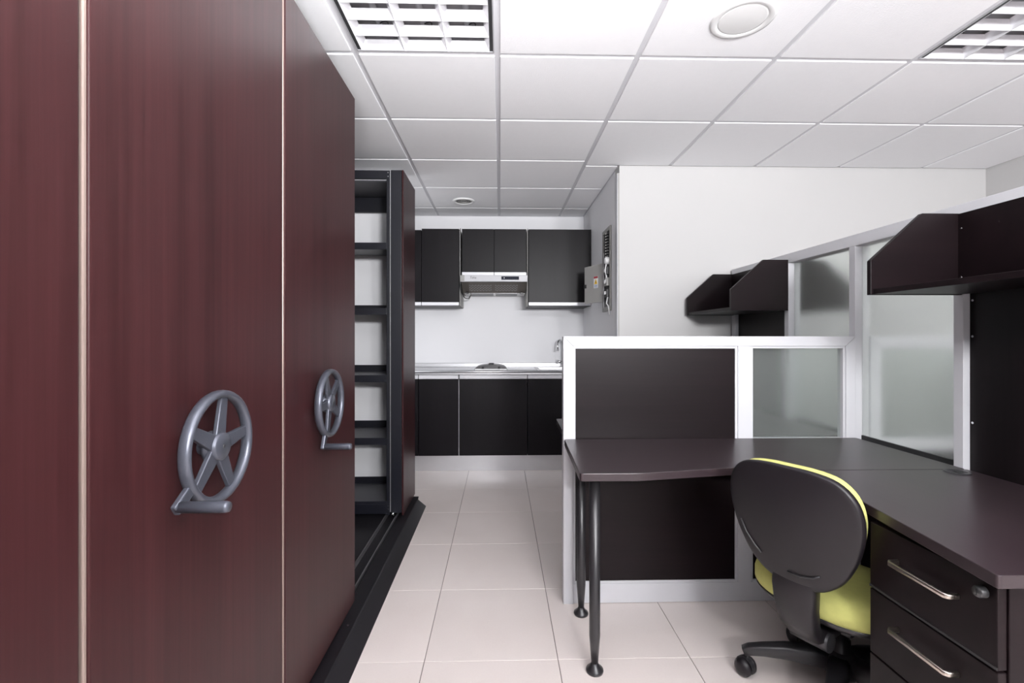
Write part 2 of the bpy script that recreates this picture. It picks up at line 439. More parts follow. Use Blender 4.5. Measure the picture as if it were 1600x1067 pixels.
# ------------------------------------------------------------------ recessed luminaires
def luminaire(i, j, label):
    x0, x1, y0, y1 = GX+GS*i+0.014, GX+GS*(i+1)-0.014, GY+GS*j+0.014, GY+GS*(j+1)-0.014
    cx, cy = (x0+x1)/2, (y0+y1)/2
    t = thing('ceiling_luminaire', (cx, cy, ZC+0.1), label, 'ceiling light', 'recessed louvre luminaires in the ceiling grid')
    bm = B(); d = 0.004; z0, z1 = ZC+0.001, ZC+0.105
    box(bm, x0, x0+d, y0, y1, z0, z1); box(bm, x1-d, x1, y0, y1, z0, z1)
    box(bm, x0+d, x1-d, y0, y0+d, z0, z1); box(bm, x0+d, x1-d, y1-d, y1, z0, z1); box(bm, x0, x1, y0, y1, z1, z1+d)
    obj('housing', bm, 'lamp_housing', t)
    for a, b in ((x0+d, x0+0.018), (x1-0.018, x1-d)):
        bm = B(); box(bm, a, b, y0+d, y1-d, ZC+0.004, ZC+0.010); obj('side_gasket', bm, 'dark_metal', t)
    lx0, lx1, ly0, ly1 = x0+0.018, x1-0.018, y0+d, y1-d
    pw = (lx1-lx0)/3; ph = (ly1-ly0)/6
    zl, zh = ZC+0.003, ZC+0.038
    for k in range(7):       # cross blades, V-shaped
        yc = ly0 + ph*k
        pts = [(yc-0.0015, zl), (yc+0.0015, zl), (yc+0.016, zh), (yc-0.016, zh)]
        if k == 0: pts = [(yc, zl), (yc+0.0015, zl), (yc+0.016, zh), (yc, zh)]
        if k == 6: pts = [(yc-0.0015, zl), (yc, zl), (yc, zh), (yc-0.016, zh)]
        bm = B(); prism(bm, pts, 'x', lx0, lx1); obj('cross_blade', bm, 'reflector', t)
    for k in range(4):
        xc = lx0 + pw*k
        a = 0 if k == 0 else 0.022; b = 0 if k == 3 else 0.022
        bm = B(); prism(bm, [(xc-min(a, 0.0015), zl-0.0005), (xc+min(b, 0.0015), zl-0.0005), (xc+b, zh+0.001), (xc-a, zh+0.001)], 'y', ly0, ly1)
        obj('long_blade', bm, 'reflector', t)
    for k in range(3):
        xc = lx0 + pw*(k+0.5)
        bm = B(); cyl(bm, (xc, ly0+0.03, ZC+0.075), (xc, ly1-0.03, ZC+0.075), 0.013, n=16); tb = obj('lamp_tube', bm, 'tube', t)
        for yy in (ly0+0.002, ly1-0.030):
            bm = B(); cyl(bm, (xc, yy, ZC+0.075), (xc, yy+0.028, ZC+0.075), 0.0145, n=16); obj('lamp_cap', bm, 'plastic_white', tb)
        bm = B(); tube(bm, [(xc+0.02+0.012*math.sin(q*0.9), ly1-0.02-0.012*q, ZC+0.07+0.02*math.sin(q*0.7)) for q in range(6)], 0.0022, 6); obj('wire', bm, 'dark_metal', tb)
    return t
luminaire(-1, -1, 'square louvre light fitting in the ceiling above the brown mobile cabinets')
luminaire(3, -1, 'square louvre light fitting in the ceiling above the frosted glass cubicle')

# round ceiling fittings
def round_fit(name, x, y, r, label, cat, dark):
    t = thing(name, (x, y, ZC), label, cat)
    bm = B(); lathe(bm, [(r*0.74, -0.001), (r*0.80, -0.010 if dark else -0.0045), (r*0.92, -0.012 if dark else -0.005), (r, -0.004 if dark else -0.002), (r, 0.0)], (x, y, ZC)); obj('ring', bm, 'plastic_white', t)
    if dark:
        bm = B(); lathe(bm, [(0, -0.002), (r*0.74, -0.002), (r*0.76, 0.0)], (x, y, ZC)); gq = obj('grille', bm, 'grille', t)
        for k in (0.25, 0.45, 0.65):
            bm = B(); lathe(bm, [(r*k, -0.002), (r*k, -0.006), (r*(k+0.04), -0.006), (r*(k+0.04), -0.002)], (x, y, ZC)); obj('grille_ring', bm, 'grey_metal', gq)
    else:
        bm = B(); lathe(bm, [(0, -0.0035), (r*0.70, -0.003), (r*0.76, -0.002), (r*0.76, 0.0)], (x, y, ZC)); obj('cover', bm, 'plastic_white', t)
round_fit('ceiling_vent', -0.322, 4.19, 0.098, 'round grey vent with white ring in the kitchen ceiling', 'vent', True)
round_fit('ceiling_speaker', 0.913, 1.765, 0.116, 'large round white flush cover in a ceiling tile above the desks', 'speaker', False)

# ------------------------------------------------------------------ mobile shelving
XF = -0.62
def handwheel(par, y, z, spin):
    """hand wheel on the end panel; axis along +x"""
    cx = XF
    org = Vector((cx, y, z))
    R_ = 0.108; xr = cx+0.036
    bm = B()
    ring = []
    n = 48
    # rim with oval section
    secs = 14
    vs = []
    for i in range(n):
        a = 2*PI*i/n
        row = []
        for k in range(secs):
            b = 2*PI*k/secs
            rr = R_ + 0.0085*math.cos(b); xx = xr + 0.0125*math.sin(b)
            row.append(bm.verts.new((xx, y+rr*math.cos(a), z+rr*math.sin(a))))
        vs.append(row)
    for i in range(n):
        for k in range(secs):
            f = bm.faces.new((vs[i][k], vs[(i+1) % n][k], vs[(i+1) % n][(k+1) % secs], vs[i][(k+1) % secs])); f.smooth = True
    wheel = obj('handwheel', bm, 'wheel', par)
    for k in range(5):
        a = math.radians(spin + 72*k)
        bm = B(); t = B()
        box(t, -0.005, 0.005, -0.0145, 0.0145, 0.015, R_-0.003, 0.002)
        m = Matrix.Translation((xr-0.002, y, z)) @ Matrix.Rotation(a-PI/2, 4, 'X')
        for v in t.verts:
            s = 1.18 - 0.45*((v.co.z-0.015)/(R_-0.018)); v.co.y *= s
        merge(bm, t, m); obj('spoke', bm, 'wheel', wheel)
    bm = B(); lathe(bm, [(0, 0.046), (0.026, 0.046), (0.029, 0.043), (0.029, 0.026), (0.032, 0.024), (0.032, 0.018), (0.017, 0.016), (0.017, 0.0)], (cx, y, z), 'x'); obj('hub', bm, 'wheel', wheel)
    bm = B(); cyl(bm, (cx+0.0455, y, z), (cx+0.0475, y, z), 0.004, n=10); obj('hub_screw', bm, 'dark_metal', wheel)
    # crank arm and grip
    a = math.radians(spin - 11 - 0)
    ca, sa = math.cos(a), math.sin(a)
    bm = B(); t = B(); box(t, -0.006, 0.006, -0.011, 0.011, R_-0.002, 0.160, 0.003)
    merge(bm, t, Matrix.Translation((xr, y, z)) @ Matrix.Rotation(a-PI/2, 4, 'X')); obj('crank_arm', bm, 'wheel', wheel)
    gy, gz = y+0.150*ca, z+0.150*sa
    bm = B(); lathe(bm, [(0, 0), (0.0105, 0), (0.0105, 0.086), (0.009, 0.092), (0, 0.092)], (xr, gy, gz), 'x', 20); obj('crank_grip', bm, 'wheel', wheel)
    return wheel

def steel_rack(par, y0, y1, x0, x1, ztop, zs, back=False):
    """open steel rack: uprights, shelves with front lip, rear beam"""
    for x in (x0, x1-0.022, (x0+x1)/2):
        for yy in (y0, y1-0.035):
            bm = B(); box(bm, x, x+0.022, yy, yy+0.035, 0.06, ztop-0.004, 0.002); obj('upright', bm, 'steel_black', par)
    for z in zs:
        bm = B(); box(bm, x0, x1, y0+0.006, y1-0.006, z-0.012, z, 0.001); s = obj('shelf', bm, 'shelf_grey', par)
        bm = B(); box(bm, x0+0.022, x1-0.022, y0+0.002, y0+0.010, z-0.040, z+0.004, 0.0015); obj('front_lip', bm, 'steel_black', s)
        bm = B(); box(bm, x0+0.022, x1-0.022, y1-0.012, y1-0.002, z-0.004, z+0.046, 0.0015); obj('rear_beam', bm, 'steel_black', s)

def mobile_unit(y0, y1, ztop, label, wheel=None):
    t = thing('mobile_shelving_unit', (XF-0.9, (y0+y1)/2, 0.055), label, 'shelving', 'rolling archive shelving units on the black platform')
    bm = B(); box(bm, XF-0.030, XF, y0+0.0085, y1-0.0005, 0.072, ztop, 0.004, 3); obj('end_panel', bm, 'mahogany', t)
    bm = B(); box(bm, XF-0.026, XF-0.002, y0+0.0005, y0+0.0080, 0.072, ztop, 0.002); obj('edge_trim', bm, 'edge_trim', t)
    ym = (y0+y1)/2
    bm = B(); box(bm, XF-1.9, XF-0.03, ym-0.008, ym+0.008, 0.09, ztop-0.01); obj('divider_sheet', bm, 'steel_black', t)
    bm = B(); box(bm, XF-1.9, XF-0.03, y0+0.02, y1-0.02, 0.060, 0.115, 0.003); obj('carriage', bm, 'steel_black', t)
    bm = B(); box(bm, XF-1.9, XF-0.03, y0+0.02, y1-0.02, ztop-0.05, ztop-0.01, 0.003); obj('top_board', bm, 'steel_black', t)
    for k in range(1, 5):
        z = 0.13+k*0.42
        for a, b in ((y0+0.02, ym-0.01), (ym+0.01, y1-0.02)):
            bm = B(); box(bm, XF-1.9, XF-0.035, a, b, z-0.02, z, 0.002); obj('shelf', bm, 'shelf_grey', t)
    for a in (y0+0.02, y1-0.055):
        for x in (XF-1.9, XF-0.06):
            bm = B(); box(bm, x, x+0.025, a, a+0.035, 0.09, ztop-0.02); obj('upright', bm, 'steel_black', t)
    if wheel: handwheel(t, *wheel)
    return t
mobile_unit(0.060, 0.716, 2.215, 'brown wood mobile cabinet with no handwheel showing, beside a bright metal seam')
mobile_unit(0.722, 1.368, 2.215, 'brown wood mobile cabinet with the larger-looking grey handwheel, between two metal seams', (1.0, 0.972, -136))
mobile_unit(1.374, 2.042, 2.215, 'brown wood mobile cabinet beside the open black rack, its handwheel seen very obliquely', (1.645, 0.972, -104))

# open rack at the far end
t = thing('open_shelving_rack', (-1.45, 3.24, 0.055), 'open black steel shelving rack with wood end panel at the end of the platform', 'shelving', 'rolling archive shelving units on the black platform')
RZ = 2.262
bm = B(); box(bm, -0.628, -0.617, 3.042, 3.452, 0.058, RZ, 0.003, 3); obj('end_panel', bm, 'mahogany', t)
bm = B(); box(bm, -0.697, -0.629, 3.040, 3.452, 0.075, RZ-0.002, 0.002); obj('end_frame', bm, 'steel_black', t)
bm = B(); box(bm, -0.703, -0.699, 3.044, 3.058, 0.08, RZ-0.01); obj('gap_highlight', bm, 'alu_metal', t)  # bright strip standing in for the highlight in the gap
steel_rack(t, 3.046, 3.45, -2.3, -0.704, RZ, [0.143, 0.548, 0.948, 1.378, 1.795])
bm = B(); box(bm, -2.3, -0.704, 3.044, 3.07, RZ-0.056, RZ-0.003, 0.002); obj('top_beam', bm, 'steel_black', t)
bm = B(); box(bm, -2.3, -0.704, 3.07, 3.42, RZ-0.066, RZ-0.058); obj('top_shelf', bm, 'shelf_grey', t)
bm = B(); box(bm, -2.3, -0.704, 3.436, 3.45, RZ-0.17, RZ-0.05); obj('top_rear_beam', bm, 'steel_black', t)
bm = B(); box(bm, -2.3, -0.704, 3.045, 3.45, 0.066, 0.130, 0.003); obj('base_beam', bm, 'steel_black', t)
for z in (RZ-0.018, RZ-0.042, 0.118, 0.098):
    bm = B(); cyl(bm, (-0.715, 3.046, z), (-0.715, 3.041, z), 0.004, n=10); obj('bolt', bm, 'chrome', t)
bm = B(); cyl(bm, (-0.690, 3.028, 0.074), (-0.672, 3.028, 0.074), 0.012, n=16); obj('guide_roller', bm, 'chrome', t)

# platform with ramped edge and rails
t = thing('rail_platform', (-1.5, 1.4, 0.0), 'low black platform with ramped edge and floor rails under the mobile shelving', 'platform')
bm = B()
zt = 0.052
prof = [(-2.7, 0.0), (-0.524, 0.0), (-0.524, 0.004), (-0.578, zt-0.003), (-0.584, zt), (-0.655, zt), (-0.655, zt-0.022), (-0.742, zt-0.022), (-0.742, zt), (-2.7, zt)]
y0, y1 = -0.6, 3.36
tt = bmesh.new()
lo = [tt.verts.new((x, y0, z)) for x, z in prof]; hi = [tt.verts.new((x, y1 + (0.06 if x < -0.58 else 0.0), z)) for x, z in prof]
n = len(prof)
tt.faces.new(lo); tt.faces.new(hi)
for i in range(n): tt.faces.new((lo[i], lo[(i+1) % n], hi[(i+1) % n], hi[i]))
merge(bm, tt); obj('deck', bm, 'platform', t)
for a, b in ((-0.668, -0.662), (-0.735, -0.729)):
    bm = B(); box(bm, a, b, y0, 3.30, zt-0.021, zt+0.006, 0.001); obj('rail', bm, 'stainless', t)
for y in (1.10, 1.9, 2.56):
    bm = B(); cyl(bm, (-0.605, y, zt), (-0.605, y, zt+0.0015), 0.004, n=10); obj('screw', bm, 'chrome', t)

# ------------------------------------------------------------------ kitchen
YW = 4.325      # front of wall cabinets
def wall_cab(name, x0, x1, z0, z1, doors, label, strip=True):
    t = thing('wall_cabinet', ((x0+x1)/2, (YW+YK)/2, z0), label, 'cabinet', 'dark kitchen wall cabinets')
    bm = B(); box(bm, x0, x1, YW+0.020, YK-0.001, z0, z1, 0.001); obj('body', bm, 'kitchen', t)
    for a, b in doors:
        bm = B(); box(bm, a+0.0015, b-0.0015, YW, YW+0.018, z0+(0.034 if strip else 0.0), z1, 0.0012); d = obj('door', bm, 'kitchen', t)
        if strip:
            bm = B(); box(bm, a+0.0015, b-0.0015, YW-0.004, YW+0.018, z0+0.003, z0+0.033, 0.003); obj('handle_strip', bm, 'strip', d)
    return t
ZW0, ZW1 = 1.478, 2.178
wall_cab('c', -1.28, -0.716, ZW0, ZW1-0.012, [(-1.28, -0.716)], 'dark wall cabinet partly hidden behind the open black rack')
wall_cab('c', -0.714, -0.372, ZW0, ZW1, [(-0.714, -0.374)], 'narrow dark wall cabinet, single door, between the rack and the extractor hood')
wall_cab('c', -0.350, 0.240, 1.752, ZW1, [(-0.350, -0.056), (-0.056, 0.240)], 'short two-door dark wall cabinet directly above the extractor hood')
wall_cab('c', 0.256, 0.833, ZW0, ZW1, [(0.258, 0.832)], 'wide dark wall cabinet, single door, next to the electrical box')
for x, lab in ((-0.369, 'thin aluminium upright strip beside the narrow wall cabinet'), (0.2455, 'thin aluminium upright strip beside the wide wall cabinet')):
    t = thing('filler_strip', (x+0.008, YW+0.1, 1.478), lab, 'trim')
    bm = B(); box(bm, x, x+0.005, YW-0.001, YK-0.005, ZW0, ZW1, 0.001); obj('side_sheet', bm, 'grey_metal', t)
    bm = B(); box(bm, x+0.005, x+0.009, YW+0.001, YW+0.02, ZW0 if x > 0 else 1.76, ZW1+0.005); obj('dark_gap', bm, 'shadow_gap', t)

# extractor hood
hx0, hx1 = -0.358, 0.246
t = thing('extractor_hood', ((hx0+hx1)/2, 4.5, 1.60), 'slim stainless extractor hood under the short two-door cabinet', 'hood')
bm = B(); prism(bm, [(4.275, 1.694), (4.262, 1.700), (4.262, 1.7495), (4.70, 1.7495), (4.70, 1.600), (4.52, 1.613), (4.30, 1.694)], 'x', hx0+0.004, hx1-0.004); obj('body', bm, 'hood_brown', t)
bm = B(); box(bm, hx0, hx1, 4.252, 4.272, 1.690, 1.7495, 0.005, 3); fr = obj('front_panel', bm, 'stainless', t)
fr.data.materials[0] = M['alu']
bm = B(); box(bm, hx0-0.001, hx0+0.038, 4.249, 4.268, 1.694, 1.7490, 0.006, 2); obj('end_cap', bm, 'grey_metal', t)
bm = B(); box(bm, 0.010, 0.168, 4.2495, 4.254, 1.708, 1.738, 0.0015); dp = obj('control_panel', bm, 'display', t)
for k in range(7):
    xx = 0.035 + k*0.019
    bm = B(); cyl(bm, (xx, 4.2505, 1.723), (xx, 4.2478, 1.723), 0.0045 if k == 0 else 0.0018, n=12); obj('button', bm, 'plastic_white' if k == 0 else 'dark_metal', dp)
# sloped perforated visor and filters on the underside
def on_slope(f):  # f 0..1 along the slope from the front edge
    return (4.30 + f*0.22, 1.694 - f*0.081)
vis_bm = B()
def slope_quad(bm, xa, xb, fa, fb, off=0.002):
    ya, za = on_slope(fa); yb, zb = on_slope(fb)
    dx, dz = 0.081, 0.22
    L_ = math.hypot(dx, dz); ny, nz_ = -0.081/L_, -0.22/L_
    pts = [(xa, ya, za), (xb, ya, za), (xb, yb, zb), (xa, yb, zb)]
    lo = [bm.verts.new(p) for p in pts]; hi = [bm.verts.new((p[0], p[1]+ny*off, p[2]+nz_*off)) for p in pts]
    bm.faces.new(lo); bm.faces.new(hi)
    for i in range(4): bm.faces.new((lo[i], lo[(i+1) % 4], hi[(i+1) % 4], hi[i]))
slope_quad(vis_bm, hx0+0.03, hx1-0.02, 0.02, 0.98); vz = obj('visor', vis_bm, 'hood_brown', t)
for x0_, x1_ in ((-0.285, -0.08), (-0.045, 0.16)):
    pb = B()
    for r_ in range(3):
        k = 0
        x = x0_
        while x < x1_:
            slope_quad(pb, x, x+0.006, 0.25+0.2*r_ + (0.06 if k % 2 else 0), 0.33+0.2*r_ + (0.06 if k % 2 else 0), 0.0035)
            x += 0.014; k += 1
    tag(obj('perforation', pb, 'filter', vz), kind='stuff')
for x0_, x1_ in ((-0.275, -0.070), (-0.040, 0.160)):
    pb = B(); prism(pb, [(4.525, 1.6125), (4.69, 1.6005), (4.69, 1.5975), (4.525, 1.6095)], 'x', x0_, x1_); fl = obj('grease_filter', pb, 'filter', t)
    rb = B(); x = x0_+0.008
    while x < x1_-0.006:
        prism(rb, [(4.535, 1.6095), (4.68, 1.599), (4.68, 1.597), (4.535, 1.6075)], 'x', x, x+0.004); x += 0.011
    tag(obj('filter_rib', rb, 'dark_metal', fl), kind='stuff')
for x0_, x1_ in ((-0.34, -0.285), (-0.066, -0.044), (0.164, 0.236)):
    pb = B(); prism(pb, [(4.525, 1.6125), (4.69, 1.6005), (4.69, 1.5985), (4.525, 1.6105)], 'x', x0_, x1_); obj('lamp_cover', pb, 'plastic_white', t)
for x in (hx0+0.045, hx1-0.045):
    bm = B(); box(bm, x-0.012, x+0.012, 4.49, 4.52, 1.602, 1.616, 0.003); obj('visor_catch', bm, 'plastic_black', t)
bm = B(); tube(bm, [(hx0+0.004, 4.27, 1.70), (hx0-0.004, 4.28, 1.66), (hx0+0.004, 4.32, 1.60), (hx0+0.03, 4.40, 1.555), (hx0+0.06, 4.55, 1.56), (hx0+0.07, 4.62, 1.60)], 0.005, 8); obj('power_cord', bm, 'plastic_black', t)
cu = bpy.data.curves.new('brand_lettering', 'FONT'); cu.body = 'Teka'; cu.size = 0.030; cu.shear = 0.25; cu.extrude = 0.0004
cu.materials.append(M['dark_metal'])
tmp = bpy.data.objects.new('lettering_source', cu); C.objects.link(tmp)
bpy.context.view_layer.update()
lme = bpy.data.meshes.new_from_object(tmp.evaluated_get(bpy.context.evaluated_depsgraph_get()))
bpy.data.objects.remove(tmp)
lo_ = bpy.data.objects.new('brand_lettering', lme); C.objects.link(lo_); lo_.parent = t
lo_.location = Vector((-0.275, 4.2515, 1.717)) - ORG[t.name]; lo_.rotation_euler = (PI/2, 0, 0)

# base cabinets
YD = 4.20
def base_cab(x0, x1, label):
    t = thing('base_cabinet', ((x0+x1)/2, 4.45, 0.14), label, 'cabinet', 'dark kitchen base cabinets')
    bm = B(); box(bm, x0+0.001, x1-0.001, YD+0.020, YK-0.002, 0.142, 0.862 if x1 < 0.8 else 0.74); obj('body', bm, 'kitchen', t)
    bm = B(); box(bm, x0+0.002, x1-0.002, YD, YD+0.018, 0.146, 0.822, 0.0012); d = obj('door', bm, 'kitchen', t)
    bm = B(); box(bm, x0+0.0015, x1-0.0015, YD-0.006, YD+0.018, 0.824, 0.860, 0.003); obj('handle_strip', bm, 'strip', d)
    return t
base_cab(-1.28, -0.722, 'dark base cabinet mostly hidden behind the open black rack')
base_cab(-0.720, -0.367, 'narrow dark base cabinet, its door edged by a pale upright line')
base_cab(-0.363, 0.241, 'wide dark base cabinet below the gas hob')
base_cab(0.243, 0.833, 'dark base cabinet below the sink, half behind the cubicle partition')
bm = B(); box(bm, -0.3672, -0.3635, YD-0.004, YD+0.02, 0.146, 0.822); tag(obj('edge_strip', bm, 'alu'), 'pale aluminium line between two dark base cabinet doors', 'trim')
bm = B(); box(bm, -1.28, 0.832, 4.245, 4.262, 0.0, 0.1415, 0.001); tag(obj('toe_kick', bm, 'alu_metal'), 'brushed metal toe kick along the kitchen base cabinets', 'plinth')

# worktop with sink recess
t = thing('kitchen_worktop', (-0.2, 4.45, 0.865), 'stainless steel kitchen worktop with low upstand and inset sink', 'worktop')
sx0, sx1, sy0, sy1 = 0.36, 0.78, 4.27, 4.60
bm = B()
for b in ((-1.28, sx0, 4.165, YK-0.001), (sx1, 0.833, 4.165, YK-0.001), (sx0, sx1, 4.165, sy0), (sx0, sx1, sy1, YK-0.001)):
    box(bm, b[0], b[1], b[2], b[3], 0.866, 0.897)
obj('slab', bm, 'stainless', t)
bm = B(); cyl(bm, (-1.28, 4.168, 0.889), (0.833, 4.168, 0.889), 0.012, n=16); obj('front_roll', bm, 'stainless', t)
bm = B(); box(bm, -1.28, 0.833, YK-0.022, YK-0.001, 0.897, 0.937, 0.004); obj('upstand', bm, 'stainless', t)
bm = B()
for b in ((sx0, sx1, sy0, sy0+0.004), (sx0, sx1, sy1-0.004, sy1), (sx0, sx0+0.004, sy0, sy1), (sx1-0.004, sx1, sy0, sy1)):
    box(bm, b[0], b[1], b[2], b[3], 0.75, 0.899)
box(bm, sx0, sx1, sy0, sy1, 0.744, 0.750); sk = obj('sink_bowl', bm, 'stainless', t)
bm = B()
for b in ((sx0-0.03, sx1+0.02, sy0-0.03, sy0), (sx0-0.03, sx1+0.02, sy1, sy1+0.02), (sx0-0.03, sx0, sy0, sy1), (sx1, sx1+0.02, sy0, sy1)):
    box(bm, b[0], b[1], b[2], b[3], 0.897, 0.903, 0.002)
obj('sink_rim', bm, 'stainless', sk)
bm = B(); lathe(bm, [(0, 0.0), (0.03, 0.0), (0.035, 0.004), (0.04, 0.0)], (0.57, 4.43, 0.750)); obj('drain', bm, 'chrome', sk)

# gas hob: arched dark control fascia, two knobs, two burners
t = thing('gas_hob', (-0.10, 4.36, 0.897), 'small dark gas hob with arched front and two knobs on the worktop', 'hob')
hcx = -0.083
def arch(w_, h_, n=20): return [(hcx + w_*math.cos(PI*k/n), 0.899 + h_*(math.sin(PI*k/n))**0.75) for k in range(n+1)]
bm = B(); prism(bm, arch(0.142, 0.043), 'y', 4.235, 4.52, 0.0015); obj('body', bm, 'hob', t)
bm = B(); box(bm, hcx-0.142, hcx+0.142, 4.222, 4.236, 0.8975, 0.912, 0.002); obj('front_trim', bm, 'plastic_white', t)
aw = arch(0.146, 0.047); ai = arch(0.141, 0.042)
bm = B(); prism(bm, aw + ai[::-1], 'y', 4.231, 4.242); obj('fascia_trim', bm, 'dark_metal', t)
for x in (hcx-0.072, hcx+0.072):
    bm = B(); lathe(bm, [(0, -0.024), (0.008, -0.024), (0.010, -0.020), (0.011, 0.0)], (x, 4.235, 0.921), 'y', 18); k_ = obj('knob', bm, 'plastic_black', t)
    bm = B(); box(bm, x-0.002, x+0.002, 4.208, 4.214, 0.913, 0.931, 0.001); obj('knob_grip', bm, 'dark_metal', k_)
for y in (4.33, 4.44):
    bm = B(); lathe(bm, [(0, 0.010), (0.022, 0.010), (0.026, 0.004), (0.026, -0.004)], (hcx, y, 0.942), 'z', 20); obj('burner', bm, 'dark_metal', t)

# gooseneck tap
t = thing('sink_tap', (0.615, 4.672, 0.8975), 'chrome gooseneck tap at the sink behind the white partition edge', 'tap')
bm = B(); lathe(bm, [(0, 0.0), (0.026, 0.0), (0.026, 0.012), (0.017, 0.02), (0.017, 0.07), (0, 0.07)], (0.615, 4.672, 0.8975)); obj('base', bm, 'chrome', t)
pts = [(0.615, 4.670, 0.95), (0.615, 4.670, 1.10)]
for k in range(1, 11):
    a = PI*k/11
    pts.append((0.615-0.027*(1-math.cos(a))*1.15, 4.670-0.05*(1-math.cos(a)), 1.10+0.066*math.sin(a)))
pts.append((0.553, 4.553, 1.075))
bm = B(); tube(bm, pts, 0.009, 12); obj('spout', bm, 'chrome', t)
bm = B(); cyl(bm, (0.553, 4.553, 1.080), (0.552, 4.551, 1.062), 0.0115, n=14); obj('aerator', bm, 'chrome', t)
for s in (-1, 1):
    bm = B(); cyl(bm, (0.615, 4.670, 0.945), (0.615+s*0.05, 4.645, 0.955), 0.010, 0.012, 14); v = obj('valve', bm, 'chrome', t)
    for q in range(2):
        a = q*PI/2 + 0.5
        bm = B(); cyl(bm, (0.615+s*0.052, 4.645-0.022*math.cos(a), 0.955-0.022*math.sin(a)), (0.615+s*0.052, 4.645+0.022*math.cos(a), 0.955+0.022*math.sin(a)), 0.005, n=10); obj('cross_handle', bm, 'chrome', v)

# electrical box on the alcove wall
t = thing('electrical_box', (XA, 3.68, 1.40), 'grey electrical box with open door and warning sticker on the alcove wall', 'electrical box')
ex = XA
bm = B()
for b in ((3.535, 3.555, 1.395, 2.035), (3.775, 3.80, 1.395, 2.035), (3.555, 3.775, 1.395, 1.43), (3.555, 3.775, 2.005, 2.035)):
    box(bm, ex-0.014, ex-0.0005, b[0], b[1], b[2], b[3], 0.001)
obj('frame', bm, 'grey_metal', t)
bm = B(); box(bm, ex-0.004, ex-0.0005, 3.555, 3.775, 1.43, 2.005); obj('back_plate', bm, 'dark_metal', t)
for k in range(9):
    z = 1.80 + k*0.022
    bm = B(); box(bm, ex-0.026, ex-0.004, 3.58, 3.66, z, z+0.016, 0.002); br = obj('breaker', bm, 'plastic_black', t)
    bm = B(); box(bm, ex-0.032, ex-0.026, 3.60, 3.62, z+0.003, z+0.013, 0.001); obj('toggle', bm, 'grey_metal', br)
for k in range(3):
    z = 1.50 + k*0.085
    bm = B(); box(bm, ex-0.03, ex-0.004, 3.575, 3.67, z, z+0.062, 0.003); br = obj('breaker', bm, 'plastic_black' if k != 1 else 'grey_metal', t)
    bm = B(); box(bm, ex-0.040, ex-0.03, 3.60, 3.63, z+0.02, z+0.045, 0.002); obj('toggle', bm, 'plastic_white', br)
bm = B(); lathe(bm, [(0, -0.045), (0.022, -0.042), (0.028, -0.03), (0.028, -0.004)], (ex, 3.585, 1.775), 'x', 20); obj('cable_gland', bm, 'plastic_white', t)
bm = B(); tube(bm, [(ex-0.03, 3.585, 1.75), (ex-0.035, 3.60, 1.70), (ex-0.025, 3.60, 1.66), (ex-0.03, 3.59, 1.61)], 0.006, 8); obj('wire', bm, 'plastic_white', t)
bm = B(); tube(bm, [(ex-0.02, 3.58, 1.50), (ex-0.03, 3.575, 1.45), (ex-0.02, 3.56, 1.43), (ex-0.012, 3.545, 1.36)], 0.005, 8); obj('wire', bm, 'plastic_white', t)
bm = B(); box(bm, ex-0.018, ex-0.012, 3.735, 3.741, 1.41, 1.86); obj('hinge_rail', bm, 'alu', t)
# hinged door, standing open away from the wall
hy = 3.745
dr_bm = B(); tdo = B(); DW, DH = 0.258, 0.306
box(tdo, 0.0, DW, -0.008, 0.008, 0.0, DH, 0.003)
ang = math.atan2(3.97-hy, 0.722-(ex-0.016))
Md = Matrix.Translation((ex-0.016, hy, 1.474)) @ Matrix.Rotation(ang, 4, 'Z')
merge(dr_bm, tdo, Md); door = obj('door', dr_bm, 'grey_metal', t)
def on_door(name, x0, x1, z0, z1, th, mat, par, poly=None):
    bm = B(); q = B()
    if poly: prism(q, poly, 'y', 0.008, 0.008+th)
    else: box(q, x0, x1, 0.008, 0.008+th, z0, z1)
    merge(bm, q, Md); return obj(name, bm, mat, par)
on_door('latch', 0.228, 0.259, 0.128, 0.158, 0.006, 'plastic_black', door)
st = on_door('warning_sticker', 0.062, 0.122, 0.118, 0.214, 0.0008, 'plastic_white', door)
on_door('sticker_header', 0.064, 0.120, 0.196, 0.2125, 0.0014, 'red', door)
on_door('sticker_triangle', 0, 0, 0, 0, 0.0016, 'yellow', door, [(0.070, 0.150), (0.114, 0.150), (0.092, 0.192)])
on_door('sticker_bolt', 0, 0, 0, 0, 0.0022, 'plastic_black', door, [(0.091, 0.154), (0.097, 0.166), (0.092, 0.167), (0.094, 0.180), (0.087, 0.164), (0.092, 0.163)])
for z in (0.124, 0.132, 0.140):
    on_door('sticker_line', 0.070, 0.114, z, z+0.004, 0.0014, 'blue', door)

# ------------------------------------------------------------------ cubicle partitions
XT0, XT1 = 1.617, 1.687          # tall partition faces
ZTOP = 1.665
def pbox(par, name, mat, *a, bev=0.0015):
    bm = B(); box(bm, *a, bev); return obj(name, bm, mat, par)

